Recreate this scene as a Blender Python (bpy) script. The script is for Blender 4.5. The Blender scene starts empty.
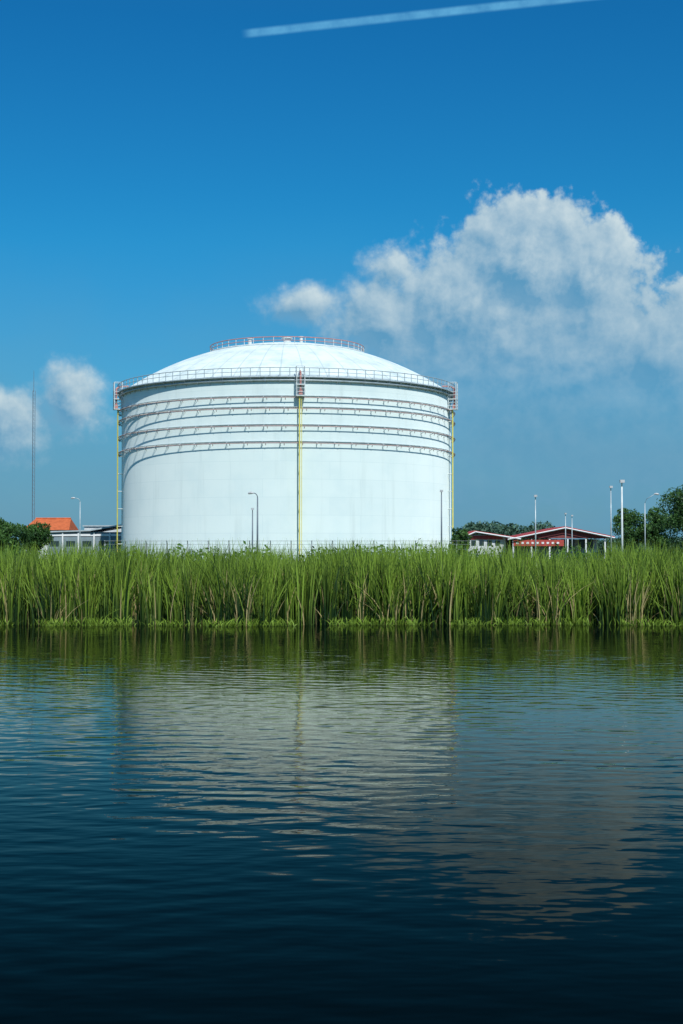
import bpy, math, random
import numpy as np
from mathutils import Vector, Matrix
random.seed(7); rng=np.random.default_rng(7)
F=1422.0; CH=2.6; HY=550.0
def wx(px,d): return (px-341.5)/F*d
def wz(py,d): return CH+(HY-py)/F*d
scene=bpy.context.scene
col=scene.collection
scene.view_settings.view_transform='Standard'
try: scene.view_settings.look='None'
except: pass
scene.view_settings.exposure=0
# ---------------------------------------------------------------- materials
def newmat(name):
    m=bpy.data.materials.new(name); m.use_nodes=True
    nt=m.node_tree; nt.nodes.clear()
    out=nt.nodes.new('ShaderNodeOutputMaterial')
    return m,nt,out
class NT:
    def __init__(s,nt): s.nt=nt
    def n(s,t,**k):
        x=s.nt.nodes.new(t)
        for a,b in k.items(): setattr(x,a,b)
        return x
    def put(s,sock,v):
        if v is None: return
        if isinstance(v,bpy.types.NodeSocket): s.nt.links.new(v,sock)
        else: sock.default_value=v
    def m(s,op,a,b=None,c=None,clamp=False):
        x=s.n('ShaderNodeMath',operation=op,use_clamp=clamp)
        s.put(x.inputs[0],a); s.put(x.inputs[1],b); s.put(x.inputs[2],c)
        return x.outputs[0]
    def vm(s,op,a,b=None,out=0):
        x=s.n('ShaderNodeVectorMath',operation=op)
        s.put(x.inputs[0],a); s.put(x.inputs[1],b)
        return x.outputs[out]
    def mix(s,f,a,b,blend='MIX'):
        x=s.n('ShaderNodeMix',data_type='RGBA',blend_type=blend)
        s.put(x.inputs[0],f); s.put(x.inputs[6],a); s.put(x.inputs[7],b)
        return x.outputs[2]
    def noise(s,vec,scale,detail=4,rough=0.55,out=0,dist=0.0,dim='3D'):
        x=s.n('ShaderNodeTexNoise',noise_dimensions=dim); s.put(x.inputs['Vector'],vec)
        x.inputs['Scale'].default_value=scale; x.inputs['Detail'].default_value=detail
        x.inputs['Roughness'].default_value=rough; x.inputs['Distortion'].default_value=dist
        return x.outputs[out]
    def smooth(s,v,a,b,lo=0.0,hi=1.0):
        x=s.n('ShaderNodeMapRange',interpolation_type='SMOOTHSTEP')
        s.put(x.inputs[0],v); s.put(x.inputs[1],a); s.put(x.inputs[2],b); s.put(x.inputs[3],lo); s.put(x.inputs[4],hi)
        return x.outputs[0]
    def comb(s,x,y,z=0.0):
        c=s.n('ShaderNodeCombineXYZ'); s.put(c.inputs[0],x); s.put(c.inputs[1],y); s.put(c.inputs[2],z); return c.outputs[0]
def C(r,g,b): return (r,g,b,1.0)
def lin(r,g,b):
    f=lambda c: (c/255/12.92 if c/255<=0.04045 else ((c/255+0.055)/1.055)**2.4)
    return (f(r),f(g),f(b),1.0)
def paint(name,c,rough=0.5,var=0.12,metal=0.0,scale=1.5,spec=0.4):
    m,nt,out=newmat(name); g=NT(nt)
    tc=g.n('ShaderNodeTexCoord')
    n=g.noise(tc.outputs['Object'],scale,5,0.6)
    f=g.smooth(n,0.3,0.7)
    dark=tuple(x*(1-2*var) for x in c[:3])+(1,)
    b=g.n('ShaderNodeBsdfPrincipled')
    g.put(b.inputs['Base Color'],g.mix(f,dark,c)); b.inputs['Roughness'].default_value=rough
    b.inputs['Metallic'].default_value=metal; b.inputs['Specular IOR Level'].default_value=spec
    nt.links.new(b.outputs[0],out.inputs[0]); return m
def leafmat(name,dark,light,dry=None,trans=0.3):
    m,nt,out=newmat(name); g=NT(nt)
    a=g.n('ShaderNodeAttribute',attribute_name='tone')
    cr=g.n('ShaderNodeValToRGB'); e=cr.color_ramp.elements
    e[0].position=0; e[0].color=dark; e[1].position=0.85; e[1].color=light
    if dry:
        x=cr.color_ramp.elements.new(0.93); x.color=light
        x=cr.color_ramp.elements.new(0.97); x.color=dry
    g.put(cr.inputs[0],a.outputs['Fac'])
    d=g.n('ShaderNodeBsdfPrincipled'); g.put(d.inputs['Base Color'],cr.outputs[0]); d.inputs['Roughness'].default_value=0.55
    d.inputs['Specular IOR Level'].default_value=0.3
    t=g.n('ShaderNodeBsdfTranslucent'); g.put(t.inputs[0],g.mix(1.0,cr.outputs[0],C(1.0,1.0,0.45),'MULTIPLY'))
    mx=g.n('ShaderNodeMixShader'); mx.inputs[0].default_value=trans
    nt.links.new(d.outputs[0],mx.inputs[1]); nt.links.new(t.outputs[0],mx.inputs[2]); nt.links.new(mx.outputs[0],out.inputs[0])
    return m
# ---------------------------------------------------------------- mesh building
class MB:
    def __init__(s): s.v=[]; s.f=[]
    def tube(s,pts,rad,n=6,cap=True,closed=False):
        pts=[Vector(p) for p in pts]
        if not hasattr(rad,'__len__'): rad=[rad]*len(pts)
        base=len(s.v); N=len(pts)
        for i,p in enumerate(pts):
            if closed: t=pts[(i+1)%N]-pts[i-1]
            else: t=pts[min(i+1,N-1)]-pts[max(i-1,0)]
            t.normalize()
            up=Vector((0,0,1)) if abs(t.z)<0.9 else Vector((1,0,0))
            a=t.cross(up).normalized(); b=a.cross(t)
            for k in range(n):
                an=2*math.pi*k/n
                s.v.append(tuple(p+(a*math.cos(an)+b*math.sin(an))*rad[i]))
        L=N if closed else N-1
        for i in range(L):
            j=(i+1)%N
            for k in range(n):
                k2=(k+1)%n
                s.f.append((base+i*n+k,base+i*n+k2,base+j*n+k2,base+j*n+k))
        if cap and not closed:
            s.f.append(tuple(base+k for k in range(n))[::-1]); s.f.append(tuple(base+(N-1)*n+k for k in range(n)))
    def box(s,c,size,rz=0.0):
        base=len(s.v); cx,cy,cz=c; a,b,d=[q/2 for q in size]; co,si=math.cos(rz),math.sin(rz)
        for z in(-d,d):
            for x,y in((-a,-b),(a,-b),(a,b),(-a,b)):
                s.v.append((cx+x*co-y*si,cy+x*si+y*co,cz+z))
        for f in((3,2,1,0),(4,5,6,7),(0,1,5,4),(1,2,6,5),(2,3,7,6),(3,0,4,7)): s.f.append(tuple(base+i for i in f))
    def prism(s,prof,y0,y1):
        base=len(s.v); n=len(prof)
        for x,z in prof: s.v.append((x,y0,z))
        for x,z in prof: s.v.append((x,y1,z))
        s.f.append(tuple(base+i for i in range(n))); s.f.append(tuple(base+n+i for i in range(n))[::-1])
        for i in range(n):
            j=(i+1)%n; s.f.append((base+i,base+n+i,base+n+j,base+j))
    def revolve(s,prof,n,c=(0,0)):
        base=len(s.v); m=len(prof)
        for k in range(n):
            a=2*math.pi*k/n
            for r,z in prof: s.v.append((c[0]+r*math.sin(a),c[1]-r*math.cos(a),z))
        for k in range(n):
            k2=(k+1)%n
            for i in range(m-1): s.f.append((base+k*m+i,base+k2*m+i,base+k2*m+i+1,base+k*m+i+1))
    def obj(s,name,mat,parent=None,smooth=False):
        me=bpy.data.meshes.new(name); me.from_pydata(s.v,[],s.f); me.update()
        me.materials.append(mat)
        if smooth: me.polygons.foreach_set('use_smooth',[True]*len(me.polygons))
        o=bpy.data.objects.new(name,me); col.objects.link(o)
        if parent: o.parent=parent
        return o
def empty(name):
    o=bpy.data.objects.new(name,None); col.objects.link(o); return o
def quads_obj(name,V,tone,mat,parent=None,per=4,strip=None):
    me=bpy.data.meshes.new(name)
    if strip is None:
        nq=len(V)//4; idx=np.arange(nq*4,dtype=np.int32)
    else: idx=strip; nq=len(idx)//4
    me.vertices.add(len(V)); me.vertices.foreach_set('co',V.astype(np.float32).ravel())
    me.loops.add(nq*4); me.loops.foreach_set('vertex_index',idx)
    me.polygons.add(nq); me.polygons.foreach_set('loop_start',np.arange(0,nq*4,4,dtype=np.int32))
    me.update(calc_edges=True)
    at=me.attributes.new('tone','FLOAT','POINT'); at.data.foreach_set('value',tone.astype(np.float32))
    me.materials.append(mat)
    o=bpy.data.objects.new(name,me); col.objects.link(o)
    if parent: o.parent=parent
    return o
def leaves(P,size,tone,name,mat,parent=None):
    n=len(P)
    a=rng.normal(size=(n,3)); a/=np.linalg.norm(a,axis=1)[:,None]
    b=rng.normal(size=(n,3)); b-=a*(a*b).sum(1)[:,None]; b/=np.linalg.norm(b,axis=1)[:,None]
    s=(size*rng.uniform(0.6,1.3,n))[:,None]
    q=np.stack([P-a*s,P-b*s*0.5,P+a*s,P+b*s*0.5],1).reshape(-1,3)
    return quads_obj(name,q,np.repeat(tone,4),mat,parent)

# ---------------------------------------------------------------- camera
cam=bpy.data.cameras.new('camera'); co=bpy.data.objects.new('camera',cam); col.objects.link(co)
cam.sensor_fit='VERTICAL'; cam.sensor_height=36; cam.lens=50; cam.clip_end=20000; cam.clip_start=0.1
co.location=(0,0,CH); co.rotation_euler=(math.radians(90)+math.atan(38/F),0,0)
scene.camera=co
# ---------------------------------------------------------------- sun + world
SAZ=math.radians(16); SEL=math.radians(46)
sv=Vector((math.sin(SAZ)*math.cos(SEL),-math.cos(SAZ)*math.cos(SEL),math.sin(SEL)))
sl=bpy.data.lights.new('sun','SUN'); sl.energy=4.3; sl.angle=math.radians(0.5); sl.color=(1.0,0.98,0.92)
so=bpy.data.objects.new('sun',sl); col.objects.link(so); so.rotation_euler=sv.to_track_quat('Z','Y').to_euler(); so.location=(0,0,60)

world=bpy.data.worlds.new('World'); scene.world=world; world.use_nodes=True
wt=world.node_tree; wt.nodes.clear(); g=NT(wt)
SKY=0.1
sky=g.n('ShaderNodeTexSky'); sky.sky_type='NISHITA'; sky.sun_disc=False
sky.sun_elevation=SEL; sky.sun_rotation=math.atan2(sv.x,sv.y); sky.altitude=0; sky.air_density=1.0; sky.dust_density=0.6; sky.ozone_density=2.0
tc=g.n('ShaderNodeTexCoord'); d=tc.outputs['Generated']
sp=g.n('ShaderNodeSeparateXYZ'); g.put(sp.inputs[0],d)
az=g.m('ARCTAN2',sp.outputs[0],sp.outputs[1]); el=g.m('ARCSINE',sp.outputs[2])
K=14.22
azk=g.m('MULTIPLY',az,K); elp=g.m('MULTIPLY',el,K)
P=g.comb(azk,elp,0.0)
def cuv(px,py):
    u=(px-341.5)/F; v=(HY-py)/F
    return math.atan(u)*K, math.atan(v/math.sqrt(1+u*u))*K
grp=bpy.data.node_groups.new('cloud_field','ShaderNodeTree')
grp.interface.new_socket('Vector',in_out='INPUT',socket_type='NodeSocketVector')
grp.interface.new_socket('Value',in_out='OUTPUT',socket_type='NodeSocketFloat')
q=NT(grp); gi=q.n('NodeGroupInput'); go=q.n('NodeGroupOutput')
ell=[(525,262,84,76,0),(590,276,56,70,0),(668,358,80,62,0),(462,310,112,74,0),(385,325,90,62,0.1),(560,385,220,130,0),
     (305,303,70,34,0.22),(398,264,60,38,0.3),
     (74,398,42,48,0),(5,425,70,50,0.05)]
cur=None
for (x,y,a,b,o_) in ell:
    cx,cy=cuv(x,y)
    dd=q.vm('MULTIPLY',q.vm('SUBTRACT',gi.outputs[0],(cx,cy,0)),(100/a,100/b,0))
    r=q.vm('LENGTH',dd,out=1)
    if o_: r=q.m('ADD',r,o_)
    cur=r if cur is None else q.m('SMOOTH_MIN',cur,r,0.2)
cur=q.m('SUBTRACT',1.0,cur)
n1=q.noise(gi.outputs[0],2.3,9,0.56,dim='2D')
n2=q.noise(q.vm('ADD',gi.outputs[0],(5.3,1.7,0)),3.4,5,0.55,dim='2D')
bil=q.m('ABSOLUTE',q.m('SUBTRACT',n2,0.5))
fld=q.m('ADD',q.m('MULTIPLY',cur,1.5),q.m('MULTIPLY',q.m('SUBTRACT',n1,0.5),1.15))
fld=q.m('ADD',fld,q.m('MULTIPLY',q.m('SUBTRACT',bil,0.08),1.1))
q.put(go.inputs[0],fld)
def field(v):
    x=g.n('ShaderNodeGroup'); x.node_tree=grp; g.put(x.inputs[0],v); return x.outputs[0]
D0=field(P); D1=field(g.vm('ADD',P,(0.09,0.12,0)))
sharp=g.smooth(azk,-0.6,1.6,0.95,0.30)
x=g.n('ShaderNodeMapRange',interpolation_type='SMOOTHSTEP'); g.put(x.inputs[0],D0); x.inputs[1].default_value=-0.06; g.put(x.inputs[2],sharp)
alpha=x.outputs[0]
left=g.smooth(azk,-2.0,-1.5,1.0,0.0)
bot=g.smooth(elp,0.5,2.4)
bot=g.m('MAXIMUM',bot,g.m('MULTIPLY',left,g.smooth(elp,0.3,1.4)))
alpha=g.m('MULTIPLY',alpha,g.m('ADD',g.m('MULTIPLY',bot,0.68),0.22))
lit=g.m('ADD',0.27,g.m('MULTIPLY',g.m('SUBTRACT',D0,D1),0.78),clamp=True)
edge_=g.smooth(D0,1.2,0.1,0.0,0.18)
hgt=g.m('MAXIMUM',g.smooth(elp,0.7,3.0),g.m('MULTIPLY',left,0.85))
lit=g.m('MULTIPLY',g.m('ADD',lit,edge_),g.m('ADD',0.2,g.m('MULTIPLY',hgt,0.8)),clamp=True)
def sc(c,k=1/SKY): return (c[0]*k,c[1]*k,c[2]*k,1)
ccol=g.mix(lit,sc(lin(96,154,190)),sc(lin(214,228,230)))
veil=g.m('MULTIPLY',g.smooth(g.noise(g.vm('MULTIPLY',P,(0.5,1.0,1)),0.8,4,0.6,dim='2D'),0.2,0.7,0.35,1.0),g.smooth(elp,3.6,0.3))
side=g.smooth(azk,-1.5,1.5,0.7,1.0)
tr=g.n('ShaderNodeValToRGB'); e=tr.color_ramp.elements
e[0].position=0.0; e[0].color=C(0.26,0.44,0.66); e[1].position=1.0; e[1].color=C(0.35,0.75,1.0)
for p_,c_ in((0.14,C(0.16,0.64,0.90)),(0.27,C(0.08,0.69,1.0)),(0.46,C(0.05,0.60,0.98))):
    x=e.new(p_); x.color=c_
g.put(tr.inputs[0],g.m('DIVIDE',el,math.radians(45)))
bc=g.mix(1.0,sky.outputs[0],tr.outputs[0],'MULTIPLY')
bc=g.mix(g.m('MULTIPLY',g.m('MULTIPLY',veil,side),0.9),bc,sc(lin(96,154,186)))
bc=g.mix(g.m('MULTIPLY',g.smooth(elp,1.8,0.0),0.45),bc,sc(lin(104,158,186)))
bc=g.mix(alpha,bc,ccol)
def dirv(px,py):
    c,s=math.cos(math.atan(38/F)),math.sin(math.atan(38/F))
    x=(px-341.5); y=F; z=(512-py)
    return Vector((x,y*c-z*s,y*s+z*c)).normalized()
a=dirv(243,34); b=dirv(575,-2); nn=a.cross(b).normalized(); t=nn.cross(a).normalized()
if t.dot(b)<0: t=-t
dist=g.m('ABSOLUTE',g.vm('DOT_PRODUCT',d,tuple(nn),out=1))
al=g.vm('DOT_PRODUCT',d,tuple(t),out=1)
band=g.m('MULTIPLY',g.smooth(dist,0.0012,0.0036,1.0,0.0),g.smooth(al,-0.002,0.008))
band=g.m('MULTIPLY',band,g.smooth(al,0.3,0.45,1.0,0.0))
band=g.m('MULTIPLY',band,g.m('ADD',0.15,g.m('MULTIPLY',g.noise(P,4.0,4,0.65,dim='2D'),0.6)))
bc=g.mix(band,bc,sc(lin(120,200,240)))
bg=g.n('ShaderNodeBackground'); g.put(bg.inputs[0],bc); bg.inputs[1].default_value=SKY
wo=g.n('ShaderNodeOutputWorld'); wt.links.new(bg.outputs[0],wo.inputs[0])

# ---------------------------------------------------------------- ground & water
GZ=0.75
def sheet(name,ys,zs,xs,mat,wob=None):
    V=[];Fc=[]
    for j,(y,z) in enumerate(zip(ys,zs)):
        for x in xs:
            V.append((x,y+(wob(x,j) if wob else 0),z))
    nx=len(xs)
    for j in range(len(ys)-1):
        for i in range(nx-1):
            Fc.append((j*nx+i,j*nx+i+1,(j+1)*nx+i+1,(j+1)*nx+i))
    me=bpy.data.meshes.new(name); me.from_pydata(V,[],Fc); me.update(); me.materials.append(mat)
    o=bpy.data.objects.new(name,me); col.objects.link(o); return o
m,nt,out=newmat('grassy_soil'); q=NT(nt); t_=q.n('ShaderNodeTexCoord')
nn1=q.noise(t_.outputs['Object'],0.15,8,0.65); nn2=q.noise(t_.outputs['Object'],2.5,6,0.7)
c_=q.mix(q.smooth(nn1,0.35,0.65),C(0.035,0.06,0.015),C(0.09,0.11,0.03)); c_=q.mix(q.smooth(nn2,0.45,0.8),c_,C(0.12,0.10,0.05))
b_=q.n('ShaderNodeBsdfPrincipled'); q.put(b_.inputs[0],c_); b_.inputs['Roughness'].default_value=0.95
bp=q.n('ShaderNodeBump'); bp.inputs['Strength'].default_value=0.6; bp.inputs['Distance'].default_value=0.1; q.put(bp.inputs['Height'],nn2); q.put(b_.inputs['Normal'],bp.outputs[0])
nt.links.new(b_.outputs[0],out.inputs[0]); MG=m
xs=[-6000,-1500,-400,-150]+[x for x in range(-80,81,2)]+[150,400,1500,6000]
wobble=lambda x,j: (0.35*math.sin(x*0.31)+0.25*math.sin(x*0.83+1)) if 4<=j<=7 else 0
ys=[-3000,-20,-1,2.5,49.0,49.9,51,54,60,120,400,1500,9000]
zs=[1.0,1.0,0.9,-1.6,-1.6,-0.15,0.1,0.4,GZ,GZ,GZ,GZ,GZ]
sheet('ground',ys,zs,xs,MG,wobble)

# water: ripple height field (metres) and its analytic slope
rg=bpy.data.node_groups.new('ripple_height','ShaderNodeTree')
rg.interface.new_socket('Vector',in_out='INPUT',socket_type='NodeSocketVector')
rg.interface.new_socket('Value',in_out='OUTPUT',socket_type='NodeSocketFloat')
q=NT(rg); gi=q.n('NodeGroupInput'); go=q.n('NodeGroupOutput'); v=gi.outputs[0]
def wave(lam,deg,amp,dsc,damt,seed):
    a=math.radians(deg); dirn=(math.sin(a)/lam,math.cos(a)/lam,0)
    ph=q.vm('DOT_PRODUCT',v,dirn,out=1)
    dn=q.noise(q.vm('ADD',v,(seed,seed*2.3,0)),dsc,2,0.5,dim='2D')
    ph=q.m('ADD',ph,q.m('MULTIPLY',dn,damt))
    return q.m('MULTIPLY',q.m('SINE',q.m('MULTIPLY',ph,2*math.pi)),amp)
pt1=q.smooth(q.noise(v,0.30,3,0.55,dim='2D'),0.36,0.64,0.1,1.0)
pt2=q.smooth(q.noise(q.vm('ADD',v,(31,7,0)),0.35,3,0.55,dim='2D'),0.4,0.62,0.05,1.0)
pt3=q.smooth(q.noise(q.vm('ADD',v,(-13,47,0)),0.4,3,0.55,dim='2D'),0.4,0.62,0.05,1.0)
w1=q.m('MULTIPLY',wave(0.55,9,0.0015,0.5,2.2,3.0),pt1)
w2=q.m('MULTIPLY',wave(0.36,-26,0.0007,0.8,1.8,11.0),pt2)
w3=q.m('MULTIPLY',wave(0.72,30,0.0013,0.45,1.8,23.0),pt3)
nz=q.m('MULTIPLY',q.noise(q.vm('MULTIPLY',v,(0.5,1,1)),3.2,2,0.5,dim='2D'),0.008)
q.put(go.inputs[0],q.m('ADD',q.m('ADD',w1,w2),q.m('ADD',w3,nz)))
m,nt,out=newmat('pond_water'); q=NT(nt); t_=q.n('ShaderNodeTexCoord'); ob=t_.outputs['Object']
def rh(v):
    x=q.n('ShaderNodeGroup'); x.node_tree=rg; q.put(x.inputs[0],v); return x.outputs[0]
E=0.02
h0=rh(ob); hx=rh(q.vm('ADD',ob,(E,0,0))); hy=rh(q.vm('ADD',ob,(0,E,0)))
sy=q.n('ShaderNodeSeparateXYZ'); q.put(sy.inputs[0],ob)
calm=q.m('MULTIPLY',q.smooth(sy.outputs[1],34,49,1.0,0.4),q.smooth(sy.outputs[1],9,16,0.5,1.0))
gx=q.m('MULTIPLY',q.m('DIVIDE',q.m('SUBTRACT',h0,hx),E),calm); gy=q.m('MULTIPLY',q.m('DIVIDE',q.m('SUBTRACT',h0,hy),E),calm)
nrm=q.vm('NORMALIZE',q.comb(gx,gy,1.0))
fr=q.n('ShaderNodeFresnel'); fr.inputs[0].default_value=1.33; q.put(fr.inputs[1],nrm)
gl=q.n('ShaderNodeBsdfGlossy'); gl.inputs['Roughness'].default_value=0.02; gl.inputs[0].default_value=C(0.97,0.97,0.83); q.put(gl.inputs['Normal'],nrm)
df=q.n('ShaderNodeBsdfDiffuse'); df.inputs[0].default_value=C(0.0006,0.0028,0.0036)
mx=q.n('ShaderNodeMixShader'); q.put(mx.inputs[0],q.m('MINIMUM',q.m('MULTIPLY',q.m('POWER',fr.outputs[0],2.7),3.2),0.6))
nt.links.new(df.outputs[0],mx.inputs[1]); nt.links.new(gl.outputs[0],mx.inputs[2]); nt.links.new(mx.outputs[0],out.inputs[0])
sheet('water',[-0.2,25,51.5],[0,0,0],[-6000,-500,0,500,6000],m)

# ---------------------------------------------------------------- reeds
def blades(bx,by,bz,h,lx,ly,w,tone,droop):
    n=len(bx); ts=np.array([0,0.3,0.55,0.78,1.0]); ws=np.array([0.8,1.0,0.9,0.6,0.06])
    ang=rng.uniform(0,math.pi,n); wxv=np.cos(ang)*w; wyv=np.sin(ang)*w
    V=np.zeros((n,5,2,3)); 
    for i,(t,k) in enumerate(zip(ts,ws)):
        px=bx+lx*(t**2); py=by+ly*(t**2); pz=bz+h*(t-droop*t**3)
        V[:,i,0]=np.stack([px-wxv*k/2,py-wyv*k/2,pz],1); V[:,i,1]=np.stack([px+wxv*k/2,py+wyv*k/2,pz],1)
    V=V.reshape(-1,3); base=(np.arange(n)*10)[:,None]
    pat=np.concatenate([[2*i,2*i+1,2*i+3,2*i+2] for i in range(4)])[None,:]
    idx=(base+pat).astype(np.int32).ravel()
    tn=np.repeat(tone,10)
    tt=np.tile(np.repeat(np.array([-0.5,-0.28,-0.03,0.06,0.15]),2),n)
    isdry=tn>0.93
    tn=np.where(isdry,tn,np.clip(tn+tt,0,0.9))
    return V,idx,tn
XR=42
nC=2500
cx=rng.uniform(-XR,XR,nC); cy=49.5+rng.power(0.7,nC)*10
edge=0.35*np.sin(cx*0.31)+0.25*np.sin(cx*0.83+1)
cy=cy+edge
per=36
bx=np.repeat(cx,per); by=np.repeat(cy,per); n=len(bx)
rad=np.repeat(rng.uniform(0.08,0.28,nC),per)
ox=rng.normal(size=n)*rad; oy=rng.normal(size=n)*rad*0.8
dep=by-np.repeat(edge,per)-49.4
ch=np.repeat(rng.normal(0,0.25,nC)+0.13*np.sin(cx*0.55)+0.1*np.sin(cx*1.7+2),per)
front=(dep<1.2)
h=2.46+ch+rng.normal(0,0.24,n)-0.3*front*np.repeat(rng.uniform(0,1.6,nC),per)
short=rng.uniform(0,1,n)<0.2; h=np.where(short,h*rng.uniform(0.4,0.8,n),h)
h=np.clip(h,0.4,3.05)
ctone=np.repeat(rng.normal(0,0.24,nC),per)
tone=np.clip(0.45+ctone+rng.normal(0,0.21,n),0,0.9)
dry=rng.uniform(0,1,n)<(0.05+0.3*np.repeat(rng.uniform(0,1,nC)<0.14,per)); tone=np.where(dry,1.0,tone); h=np.where(dry,h*0.75,h)
fan=np.repeat(rng.uniform(0.5,2.8,nC),per)
lx=ox*fan+rng.normal(0,0.15,n)+np.repeat(rng.normal(0.03,0.13,nC),per); ly=oy*1.2+rng.normal(0,0.15,n)
bz=np.clip((dep-1)*0.12,-0.05,0.5)
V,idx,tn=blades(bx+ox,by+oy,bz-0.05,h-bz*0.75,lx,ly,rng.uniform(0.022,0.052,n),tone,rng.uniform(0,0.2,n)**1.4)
n2=9000; fx=rng.uniform(-XR,XR,n2); fy=49.15+rng.normal(0,0.22,n2)+0.35*np.sin(fx*0.31)+0.25*np.sin(fx*0.83+1)
dens=np.sin(fx*1.3)+np.sin(fx*3.1+1)+rng.normal(0,0.6,n2)
keep=dens>-0.6; fx=fx[keep]; fy=fy[keep]; n2=len(fx)
V2,idx2,tn2=blades(fx,fy,np.full(n2,-0.03),rng.uniform(0.1,0.42,n2),rng.normal(0,0.15,n2),rng.normal(-0.05,0.12,n2),rng.uniform(0.02,0.04,n2),np.clip(rng.normal(0.8,0.08,n2),0,0.9),rng.uniform(0,0.3,n2))
idx2=idx2+len(V)
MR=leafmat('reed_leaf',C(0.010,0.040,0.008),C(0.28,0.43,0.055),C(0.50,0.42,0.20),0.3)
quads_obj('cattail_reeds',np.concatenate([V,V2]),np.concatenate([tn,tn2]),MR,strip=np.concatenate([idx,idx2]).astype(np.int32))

# ---------------------------------------------------------------- bushes behind reeds
MBush=leafmat('bush_leaf',C(0.02,0.06,0.015),C(0.09,0.20,0.035),None,0.25)
Pb=[];Tb=[]
for i in range(230):
    x=rng.uniform(-62,62); y=rng.uniform(63,80); r=rng.uniform(0.5,1.3)
    pxl=341.5+x/y*F
    zt=2.56+rng.normal(0,0.18)+ (0.25 if 320<pxl<460 else 0)
    n=int(260*r); u=rng.normal(size=(n,3)); u/=np.linalg.norm(u,axis=1)[:,None]; rr=rng.uniform(0.45,1,n)**0.5
    lump=1+0.25*np.sin(u[:,0]*5+i)*np.cos(u[:,2]*4+i)
    p=u*(rr*lump)[:,None]*np.array([r,r,(zt-GZ)*0.55]); p+=np.array([x,y,GZ+(zt-GZ)*0.45]); p=p[p[:,2]>GZ-0.1]
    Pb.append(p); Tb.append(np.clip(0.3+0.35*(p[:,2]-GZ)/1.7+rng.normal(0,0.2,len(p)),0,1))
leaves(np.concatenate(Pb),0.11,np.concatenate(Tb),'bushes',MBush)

# ---------------------------------------------------------------- storage tank
TX=wx(287.0,218.0); TY=218.0; R=25.1; TZ0=GZ; ZT=26.2; RISE=7.9
tank=empty('storage_tank')
m,nt,out=newmat('tank_white_paint'); q=NT(nt); t_=q.n('ShaderNodeTexCoord')
loc=q.vm('SUBTRACT',t_.outputs['Object'],(TX,TY,0))
s_=q.n('ShaderNodeSeparateXYZ'); q.put(s_.inputs[0],loc)
ang=q.m('MULTIPLY',q.m('ARCTAN2',s_.outputs[0],s_.outputs[1]),R)
uv=q.comb(ang,s_.outputs[2],0.0)
br=q.n('ShaderNodeTexBrick'); q.put(br.inputs['Vector'],uv); br.inputs['Scale'].default_value=1.0
br.inputs['Brick Width'].default_value=9.0; br.inputs['Row Height'].default_value=2.45; br.inputs['Mortar Size'].default_value=0.04; br.inputs['Mortar Smooth'].default_value=1.0
br.inputs['Color1'].default_value=C(0.77,0.86,0.85); br.inputs['Color2'].default_value=C(0.74,0.835,0.83); br.inputs['Mortar'].default_value=C(0.64,0.75,0.76)
st=q.noise(q.vm('MULTIPLY',uv,(0.9,0.06,1)),1.0,6,0.6); mo=q.noise(uv,0.25,6,0.6)
cc=q.mix(q.smooth(st,0.5,0.8,0.0,0.32),br.outputs[0],C(0.48,0.57,0.57)); cc=q.mix(q.smooth(mo,0.4,0.75,0.0,0.35),cc,C(0.62,0.75,0.77))
df=q.n('ShaderNodeBsdfPrincipled'); q.put(df.inputs[0],cc); df.inputs['Roughness'].default_value=0.55; df.inputs['Diffuse Roughness'].default_value=1.0; df.inputs['Specular IOR Level'].default_value=0.35
nt.links.new(df.outputs[0],out.inputs[0]); MT=m
MW=paint('white_steel',C(0.72,0.78,0.78),0.45,0.1)
MGv=paint('galvanised_steel',C(0.50,0.58,0.61),0.4,0.12,0.2)
MRd=paint('red_oxide_pipe',C(0.55,0.25,0.22),0.5,0.15)
MRl=paint('faded_ring_pipe',C(0.60,0.42,0.39),0.5,0.2)
MY=paint('yellow_paint',C(0.78,0.70,0.14),0.5,0.08)
b=MB(); b.revolve([(R,TZ0-0.3),(R,TZ0+0.0)]+[(R,TZ0+(ZT-TZ0)*i/10) for i in range(1,11)],192,(TX,TY)); b.obj('shell_wall',MT,tank,True)
b=MB(); b.revolve([(R+1.0,TZ0-0.4),(R+1.0,TZ0+0.35),(R+0.02,TZ0+0.4)],128,(TX,TY)); b.obj('foundation_ring',paint('concrete',C(0.35,0.34,0.31),0.9),tank)
Rs=(R*R+RISE*RISE)/(2*RISE)
def dz(r): return ZT+math.sqrt(Rs*Rs-r*r)-(Rs-RISE)
prof=[(R+0.25,ZT-0.25),(R+0.25,ZT+0.02)]
for i in range(0,25):
    r=R*(1-i/24.0); prof.append((max(r,0.01),dz(r)+0.03))
m,nt,out=newmat('dome_white_paint'); q=NT(nt); t_=q.n('ShaderNodeTexCoord')
loc=q.vm('SUBTRACT',t_.outputs['Object'],(TX,TY,0)); s_=q.n('ShaderNodeSeparateXYZ'); q.put(s_.inputs[0],loc)
an=q.m('ARCTAN2',s_.outputs[0],s_.outputs[1]); seam=q.m('ABSOLUTE',q.m('SUBTRACT',q.m('FRACT',q.m('MULTIPLY',an,48/(2*math.pi))),0.5))
rr_=q.vm('LENGTH',q.vm('MULTIPLY',loc,(1,1,0)),out=1); sm2=q.m('ABSOLUTE',q.m('SUBTRACT',q.m('FRACT',q.m('DIVIDE',rr_,4.1)),0.5))
mo=q.noise(loc,0.35,6,0.65)
cc=q.mix(q.smooth(mo,0.35,0.75),C(0.72,0.80,0.79),C(0.50,0.60,0.61))
cc=q.mix(q.smooth(seam,0.44,0.5,0.0,0.55),cc,C(0.36,0.45,0.47)); cc=q.mix(q.smooth(sm2,0.475,0.5,0.0,0.45),cc,C(0.36,0.45,0.47))
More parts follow.
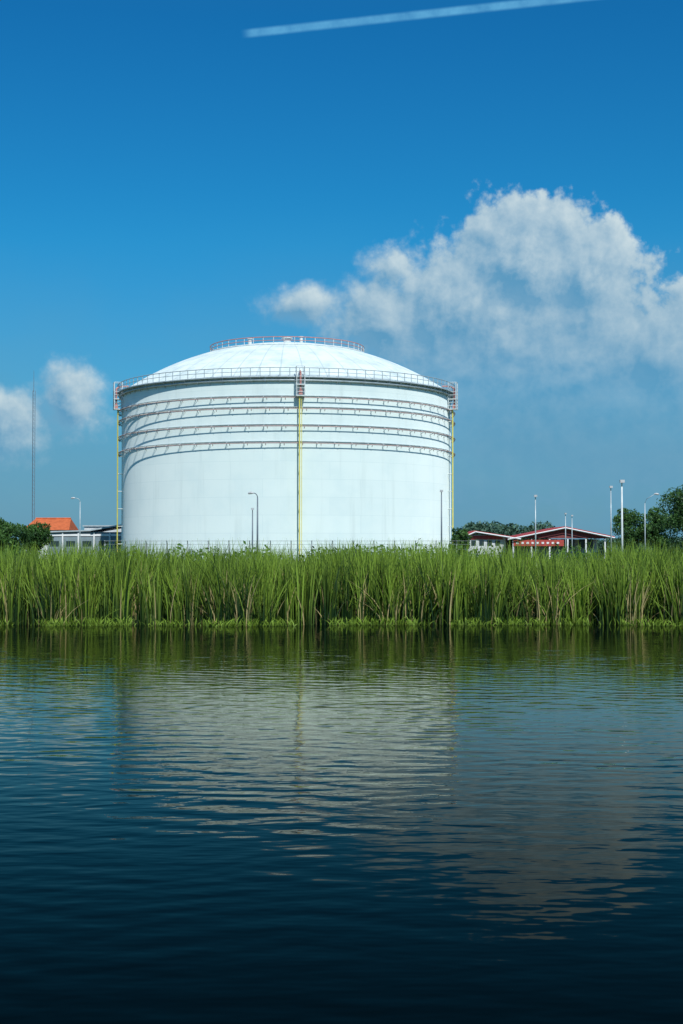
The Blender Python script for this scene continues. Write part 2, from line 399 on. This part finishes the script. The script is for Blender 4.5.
df=q.n('ShaderNodeBsdfPrincipled'); q.put(df.inputs[0],cc); df.inputs['Roughness'].default_value=0.5; df.inputs['Diffuse Roughness'].default_value=0.8
nt.links.new(df.outputs[0],out.inputs[0])
b=MB(); b.revolve(prof,192,(TX,TY)); b.obj('dome_roof',m,tank,True)
def pol(r,ph,z): return (TX+r*math.sin(ph),TY-r*math.cos(ph),z)
def ring(b,r,z,rad,n=160,k=5): b.tube([pol(r,2*math.pi*i/n,z) for i in range(n)],rad,k,closed=True)
b=MB(); b.revolve([(R+0.27,ZT-0.14),(R+0.7,ZT-0.14),(R+0.7,ZT+0.0),(R+0.27,ZT+0.0)],160,(TX,TY))
for i in range(80):
    ph=2*math.pi*i/80; b.tube([pol(R+0.02,ph,ZT-0.9),pol(R+0.62,ph,ZT-0.15)],0.06,4)
b.obj('rim_walkway',MGv,tank)
b=MB(); RR=R+0.62
for z,rd in((1.15,0.055),(0.6,0.04)): ring(b,RR,ZT+z,rd)
for i in range(120):
    ph=2*math.pi*i/120; b.tube([pol(RR,ph,ZT-0.05),pol(RR,ph,ZT+1.15)],0.05,4)
b.obj('rim_railing',MGv,tank)
b=MB(); ring(b,R+0.3,ZT-0.5,0.15); b.obj('top_angle_ring',MGv,tank,True)
bR=MB(); bG=MB()
for z,off in((23.3,0.6),(21.8,0.6),(19.4,0.6),(17.1,0.6)):
    ring(bR,R+off,z,0.065,k=6)
    ring(bG,R+0.12,z+0.28,0.06,k=5)
    nb=64
    for i in range(nb):
        ph=2*math.pi*(i+0.3*(z%1))/nb
        bG.tube([pol(R,ph,z+0.28),pol(R+off,ph,z+0.02)],0.05,4)
        bG.tube([pol(R,ph,z-0.3),pol(R+off,ph,z-0.02)],0.04,4)
        bR.tube([pol(R+off,ph+0.02,z),pol(R+off-0.15,ph+0.02,z-0.3)],0.05,4)
bR.obj('spray_ring_pipes',MRl,tank,True); bG.obj('ring_brackets',MGv,tank)
b=MB(); rc=11.8; zc=dz(rc)
ring(b,rc,zc+1.15,0.07,120); ring(b,rc,zc+0.65,0.05,120)
b.obj('crown_railing',MRd,tank,True)
b=MB()
for i in range(48):
    ph=2*math.pi*i/48; b.tube([pol(rc,ph,zc-0.05),pol(rc,ph,zc+1.15)],0.05,4)
ring(b,rc+0.05,zc+0.08,0.12,120)
for (r,ph,hh,rd) in((0,0,1.0,0.6),(4,0.6,0.9,0.25),(6,-1.2,1.0,0.3),(8,2.2,1.2,0.25),(5,3,1.3,0.3)):
    p=pol(r,ph,dz(r)); b.tube([p,(p[0],p[1],p[2]+hh)],rd,10); b.tube([(p[0],p[1],p[2]+hh),(p[0],p[1],p[2]+hh+0.12)],rd*1.5,10)
b.obj('crown_posts_and_vents',MW,tank)
by_=MB(); bw=MB(); br_=MB()
for ph,ro,w_ in ((0.108,R+1.0,0.55),(-1.30,R+0.75,0.6),(1.30,R+0.75,0.6)):
    for k in(-0.13,0.16):
        d_=k/ro
        by_.tube([pol(ro,ph+d_,TZ0+0.2),pol(ro,ph+d_,23.4)],0.10 if k<0 else 0.05,6)
    for z in np.arange(3.5,23,2.6):
        bw.tube([pol(R,ph,z),pol(ro,ph,z)],0.06,4)
    for z in (23.5,25.0):
        p=pol(R+0.75,ph,z); bw.box(p,(w_*2+0.1,1.3,0.12),ph)
    for sx in(-w_,w_):
        for r in(R+0.2,R+1.35):
            p=pol(r,ph+sx/r,0); bw.tube([(p[0],p[1],23.5),(p[0],p[1],ZT+1.3)],0.06,4)
    for z in(24.0,24.5,25.6,26.1,27.5):
        bw.tube([pol(R+1.35,ph-w_/R,z),pol(R+1.35,ph+w_/R,z)],0.04,4)
        for sx in(-w_,w_): bw.tube([pol(R+1.35,ph+sx/R,z),pol(R+0.2,ph+sx/R,z)],0.04,4)
    p=pol(R+1.0,ph,23.9); br_.box((p[0],p[1],23.95),(0.5,0.45,0.6),ph)
    br_.tube([pol(R+1.0,ph,24.25),pol(R+1.0,ph,26.6)],0.14,8)
    br_.tube([pol(R+1.0,ph,26.6),pol(R+0.5,ph,26.9),pol(R-0.8,ph,27.0)],0.12,8)
by_.obj('riser_pipes',MY,tank); bw.obj('riser_platforms',MW,tank); br_.obj('riser_valves',MRd,tank)
b=MB()
for ph in(-0.5,0.35,0.9):
    p0=pol(R,ph,2.2); p1=pol(R+0.7,ph,2.2); b.tube([p0,p1],0.45,14); b.tube([p1,pol(R+0.8,ph,2.2)],0.6,14)
b.obj('shell_manways',MGv,tank)

# ---------------------------------------------------------------- fence
b=MB(); FY=165.0
MC=paint('weathered_concrete',C(0.36,0.40,0.40),0.9,0.2)
x=wx(105,FY); xe=wx(470,FY); x0=x
while x<xe:
    b.box((x,FY,GZ+1.3),(0.14,0.14,2.6)); b.tube([(x,FY,GZ+2.55),(x,FY-0.35,GZ+2.95)],0.05,4); x+=2.4
for z in(0.5,1.2,1.9,2.5): b.tube([(x0,FY,GZ+z),(xe,FY,GZ+z)],0.018,4)
b.tube([(x0,FY-0.3,GZ+2.9),(xe,FY-0.3,GZ+2.9)],0.022,4)
b.obj('perimeter_fence',MC)

# ---------------------------------------------------------------- lamps
ML=paint('lamp_head_grey',C(0.5,0.52,0.54),0.4)
def lamp(px,topy,dist,style,r=0.09,mat=MGv,arm=1.1):
    x=wx(px,dist); z=wz(topy,dist); e=empty('street_lamp')
    b=MB()
    H=z-GZ
    b.tube([(x,dist,GZ-0.1),(x,dist,GZ+0.5)],r*1.7,8)
    b.tube([(x,dist,GZ+0.5),(x,dist,GZ+H*0.5),(x,dist,z-0.5)],[r*1.2,r,r*0.75],8)
    hb=MB()
    def head(px_,pz,dx):
        hb.tube([(px_,dist,pz),(px_+dx*0.25,dist,pz+0.02),(px_+dx*0.5,dist,pz-0.02),(px_+dx*0.6,dist,pz-0.06)],[0.06,0.13,0.12,0.05],8)
    if style in('L','R'):
        s=-1 if style=='L' else 1
        pts=[(x,dist,z-0.5)]+[(x+s*arm*0.5*(1-math.cos(t)),dist,z-0.5+0.5*math.sin(t)) for t in(0.4,0.8,1.2,1.57)]
        b.tube(pts,r*0.6,6); head(x+s*arm*0.5,z,s)
    elif style=='F':
        b.tube([(x,dist,z-0.5),(x,dist,z-0.1)],0.05,6); hb.box((x,dist-0.12,z-0.1),(0.32,0.3,0.22))
    elif style=='A':
        b.tube([(x,dist,z-0.5),(x+0.2,dist,z),(x+1.2,dist,z+0.6)],r*0.5,6); head(x+1.1,z+0.6,1)
    b.obj('pole',mat,e,True); hb.obj('lamp_head',ML,e)
MDk=paint('dark_steel',C(0.16,0.2,0.24),0.5)
lamp(257.5,493,150,'L',0.09,MDk,0.8); lamp(252.5,508,162,'F',0.08,MDk); lamp(441.5,490,150,'F',0.08,MDk)
lamp(80,498,200,'L',0.07,arm=1.4); lamp(535.5,495,150,'F',0.07); lamp(565.5,513,220,'F',0.08); lamp(572,515,230,'F',0.08)
lamp(611,486,150,'F',0.07); lamp(622,480,105,'F',0.08,MW); lamp(645,499,170,'A',0.07)
b=MB(); D_=280; x=wx(33,D_); zt=wz(370,D_); w=0.28
L=[(x+w*math.cos(a),D_+w*math.sin(a)) for a in(0.3,2.4,4.5)]
for (a1,a2) in L: b.tube([(a1,a2,GZ),(a1,a2,zt-4)],0.045,4)
z=GZ
while z<zt-4.5:
    for i in range(3):
        p=L[i]; p2=L[(i+1)%3]; b.tube([(p[0],p[1],z),(p2[0],p2[1],z+0.8)],0.02,3)
    z+=0.8
b.tube([(x,D_,zt-4.2),(x,D_,zt)],[0.06,0.03],5)
b.obj('antenna_mast',MDk)

# ---------------------------------------------------------------- buildings
MWall=paint('white_wall',C(0.62,0.66,0.68),0.8,0.08); MGw=paint('blue_grey_wall',C(0.22,0.29,0.33),0.8,0.1)
MOr=paint('orange_tile_roof',C(0.62,0.15,0.05),0.8,0.15); MRed=paint('red_roof',C(0.46,0.06,0.05),0.6,0.15); MGl=paint('dark_window',C(0.03,0.05,0.06),0.15,0.1)
MTr=paint('white_trim',C(0.75,0.77,0.78),0.6,0.05); MCor=paint('pale_roof_sheet',C(0.42,0.50,0.54),0.5,0.12)
e=empty('orange_roof_house'); D_=255
x0,x1=wx(22,D_),wx(69,D_); ze=wz(530,D_); zr=wz(518,D_)
b=MB(); b.box(((x0+x1)/2,D_+5,(GZ+ze)/2),(x1-x0-0.8,8,ze-GZ)); b.obj('walls',MWall,e)
b=MB(); V=[(x0,D_,ze),(x1,D_,ze),(x1,D_+10,ze),(x0,D_+10,ze),(x0+1.4,D_+5,zr),(x1-0.6,D_+5,zr)]
b.v=V; b.f=[(0,1,5,4),(1,2,5),(2,3,4,5),(3,0,4),(3,2,1,0)]; b.obj('hipped_roof',MOr,e)
b=MB(); b.tube([(x0+1.4,D_+5,zr+0.05),(x1-0.6,D_+5,zr+0.05)],0.15,6); b.obj('ridge_cap',MOr,e)
b=MB(); 
for i in range(4): b.box((x0+1.5+i*1.9,D_+0.98,ze-1.6),(1.0,0.06,1.2))
b.obj('windows',MGl,e)
e=empty('warehouse_shed'); D_=235
x0,x1=wx(46,D_),wx(128,D_); ze=wz(532,D_); zr=wz(524.5,D_)
b=MB(); b.box(((x0+x1)/2,D_+6,(GZ+ze)/2),(x1-x0-0.5,11,ze-GZ)); b.obj('walls',MGw,e)
b=MB(); xm=x0+(x1-x0)*0.55
b.prism([(x0-0.2,ze-0.1),(xm,ze+0.15),(xm,ze+0.35),(x0-0.2,ze+0.12)],D_,D_+12.4)
b.prism([(xm+0.02,ze+0.2),(x1,zr),(x1,zr+0.2),(xm+0.02,ze+0.45)],D_-0.3,D_+12.1); b.obj('mono_pitch_roofs',MCor,e)
b=MB()
for i in range(5): b.box((x0+1.3+i*2.7,D_+0.48,GZ+2.9),(1.5,0.06,0.9))
b.obj('windows',MGl,e)
b=MB()
for i in range(6): b.box((x0+0.1+i*2.6,D_+0.35,(GZ+ze)/2),(0.22,0.22,ze-GZ-0.1))
b.box(((x0+x1)/2,D_+0.42,ze-0.5),(x1-x0,0.12,0.35)); b.obj('wall_trim',MTr,e)
e=empty('tank_farm_office'); D_=245; x0,x1=wx(78,D_),wx(116,D_); z1=wz(526,D_)
b=MB(); b.box(((x0+x1)/2,D_+9,(GZ+z1)/2),(x1-x0,6,z1-GZ)); b.obj('walls',MWall,e)
b=MB(); b.box(((x0+x1)/2,D_+9,z1+0.12),(x1-x0+0.5,6.5,0.22)); b.obj('flat_roof',MCor,e)
e=empty('red_roof_service_station'); D_=300
def X(p): return wx(p,D_)
def Z(p): return wz(p,D_)
b=MB(); b.box(((X(468)+X(506))/2,D_+6,(GZ+Z(535))/2),(X(506)-X(468),10,Z(535)-GZ))
b.box(((X(511)+X(606))/2,D_+14,(GZ+Z(539))/2),(X(606)-X(511),8,Z(539)-GZ)); b.obj('walls',MWall,e)
b=MB(); b.prism([(X(465),Z(534.5)),(X(474),Z(530.5)),(X(519),Z(537.5)),(X(519),Z(539)),(X(474),Z(532)),(X(465),Z(536))],D_-0.5,D_+12)
b.prism([(X(506),Z(538)),(X(563),Z(526.5)),(X(612),Z(536.5)),(X(612),Z(538)),(X(563),Z(528)),(X(506),Z(539.5))],D_-3,D_+20)
b.box(((X(512)+X(562))/2,D_-2.3,Z(543)),(X(562)-X(512),0.4,1.3)); b.box(((X(470)+X(503))/2,D_+0.9,Z(537.5)),(X(503)-X(470),0.15,0.8))
b.obj('red_roofs_and_bands',MRed,e)
b=MB(); b.prism([(X(516),Z(538.2)),(X(563),Z(529)),(X(604),Z(537.5)),(X(604),Z(538.5))],D_-2,D_-1.7)
b.obj('gable_infill',paint('dark_red_infill',C(0.22,0.05,0.05),0.7,0.2),e)
b=MB()
for (p,q1,r1,s1) in((506,539.7,563,528.2),(563,528.2,612,538.2),(465,536.2,474,532.2),(474,532.2,519,539.3)):
    b.tube([(X(p),D_-3.2,Z(q1)),(X(r1),D_-3.2,Z(s1))],0.16,4)
for p in(512,530,548,566,584,603): b.box((X(p),D_-2.2,(GZ+Z(539))/2),(0.3,0.3,Z(539)-GZ-0.05))
for i in range(9): b.box((X(516+i*5),D_-2.56,Z(543)),(0.5,0.05,0.4))
b.obj('white_fascia_and_columns',MTr,e)
b=MB()
for p in(474,482,490,498): b.box((X(p),D_+0.96,Z(543)),(1.0,0.08,1.1))
for p in(520,538,557,575,594): b.box((X(p),D_+9.94,Z(543.5)),(3.0,0.08,2.0))
b.obj('windows',MGl,e)

# ---------------------------------------------------------------- trees
MBk=paint('bark',C(0.09,0.07,0.05),0.9,0.2)
MLf=leafmat('tree_leaf',C(0.018,0.06,0.018),C(0.08,0.18,0.04),None,0.22)
def tree(px,topy,wpx,dist,seed,name='broadleaf_tree',lsize=0.16,nl=9000,lean=0):
    r=np.random.default_rng(seed); x=wx(px,dist); zt=wz(topy,dist); W=wpx/F*dist/2; H=zt-GZ
    e=empty(name); b=MB()
    b.tube([(x,dist,GZ-0.2),(x+0.1,dist,GZ+H*0.2),(x-0.05+lean,dist,GZ+H*0.45),(x+lean,dist,GZ+H*0.75)],[0.28,0.2,0.15,0.05],8)
    cl=[]
    nc=30
    for i in range(nc):
        u=r.normal(size=3); u/=np.linalg.norm(u); k=r.uniform(0.35,0.9)
        c=np.array([x+lean+u[0]*W*k, dist+u[1]*W*k, GZ+H*0.58+u[2]*H*0.40*k]); cl.append((c,r.uniform(0.25,0.42)*W))
        if i<12:
            s0=(x+lean*0.5,dist,GZ+H*r.uniform(0.2,0.5)); mid=tuple((np.array(s0)+c)/2+np.array([0,0,-0.15])); b.tube([s0,mid,tuple(c)],[0.1,0.06,0.025],5)
    b.obj('trunk_and_limbs',MBk,e,True)
    P_=[];T_=[]
    for c,cr in cl:
        n=int(nl/nc); u=r.normal(size=(n,3)); u/=np.linalg.norm(u,axis=1)[:,None]; rr=r.uniform(0.3,1.12,n)**0.6
        p=c+u*rr[:,None]*np.array([cr,cr,cr*0.8]); P_.append(p)
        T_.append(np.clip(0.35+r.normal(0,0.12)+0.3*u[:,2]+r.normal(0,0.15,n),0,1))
    leaves(np.concatenate(P_),lsize,np.concatenate(T_),'foliage',MLf,e)
tree(8,516,50,170,1,nl=8000); tree(36,520,34,175,2,nl=6000); tree(-30,510,56,172,3)
tree(630,505,44,205,4); tree(657,505,36,208,5); tree(698,480,74,180,6,nl=16000); tree(755,492,66,185,7); tree(460,524,24,200,8,nl=4000)
Pd=[];Td=[]
def mass(px0,px1,top,dist,n,jit=3):
    for i in range(n):
        px=rng.uniform(px0,px1); x=wx(px,dist); y=dist+rng.uniform(-8,15); zt=wz(top+abs(rng.normal(0,jit)),dist); r=rng.uniform(2,4)
        k=260; u=rng.normal(size=(k,3)); u/=np.linalg.norm(u,axis=1)[:,None]; rr=rng.uniform(0.3,1,k)**0.5
        zz=max(zt-r*0.8,GZ+1); p=np.array([x,y,zz])+u*rr[:,None]*np.array([r,r,r*0.8]); Pd.append(p); Td.append(np.clip(0.35+0.25*u[:,2]+rng.normal(0,0.15,k)+rng.normal(0,0.1),0,1))
mass(470,545,520,340,22,4); mass(-700,1400,541,420,380,3); mass(-700,1400,545,420,200,2); mass(600,900,536,330,60,4)
leaves(np.concatenate(Pd),0.45,np.concatenate(Td),'distant_trees',leafmat('hazed_far_leaf',C(0.03,0.08,0.06),C(0.08,0.16,0.10),None,0.1))  # distance haze put into the bluish leaf colours
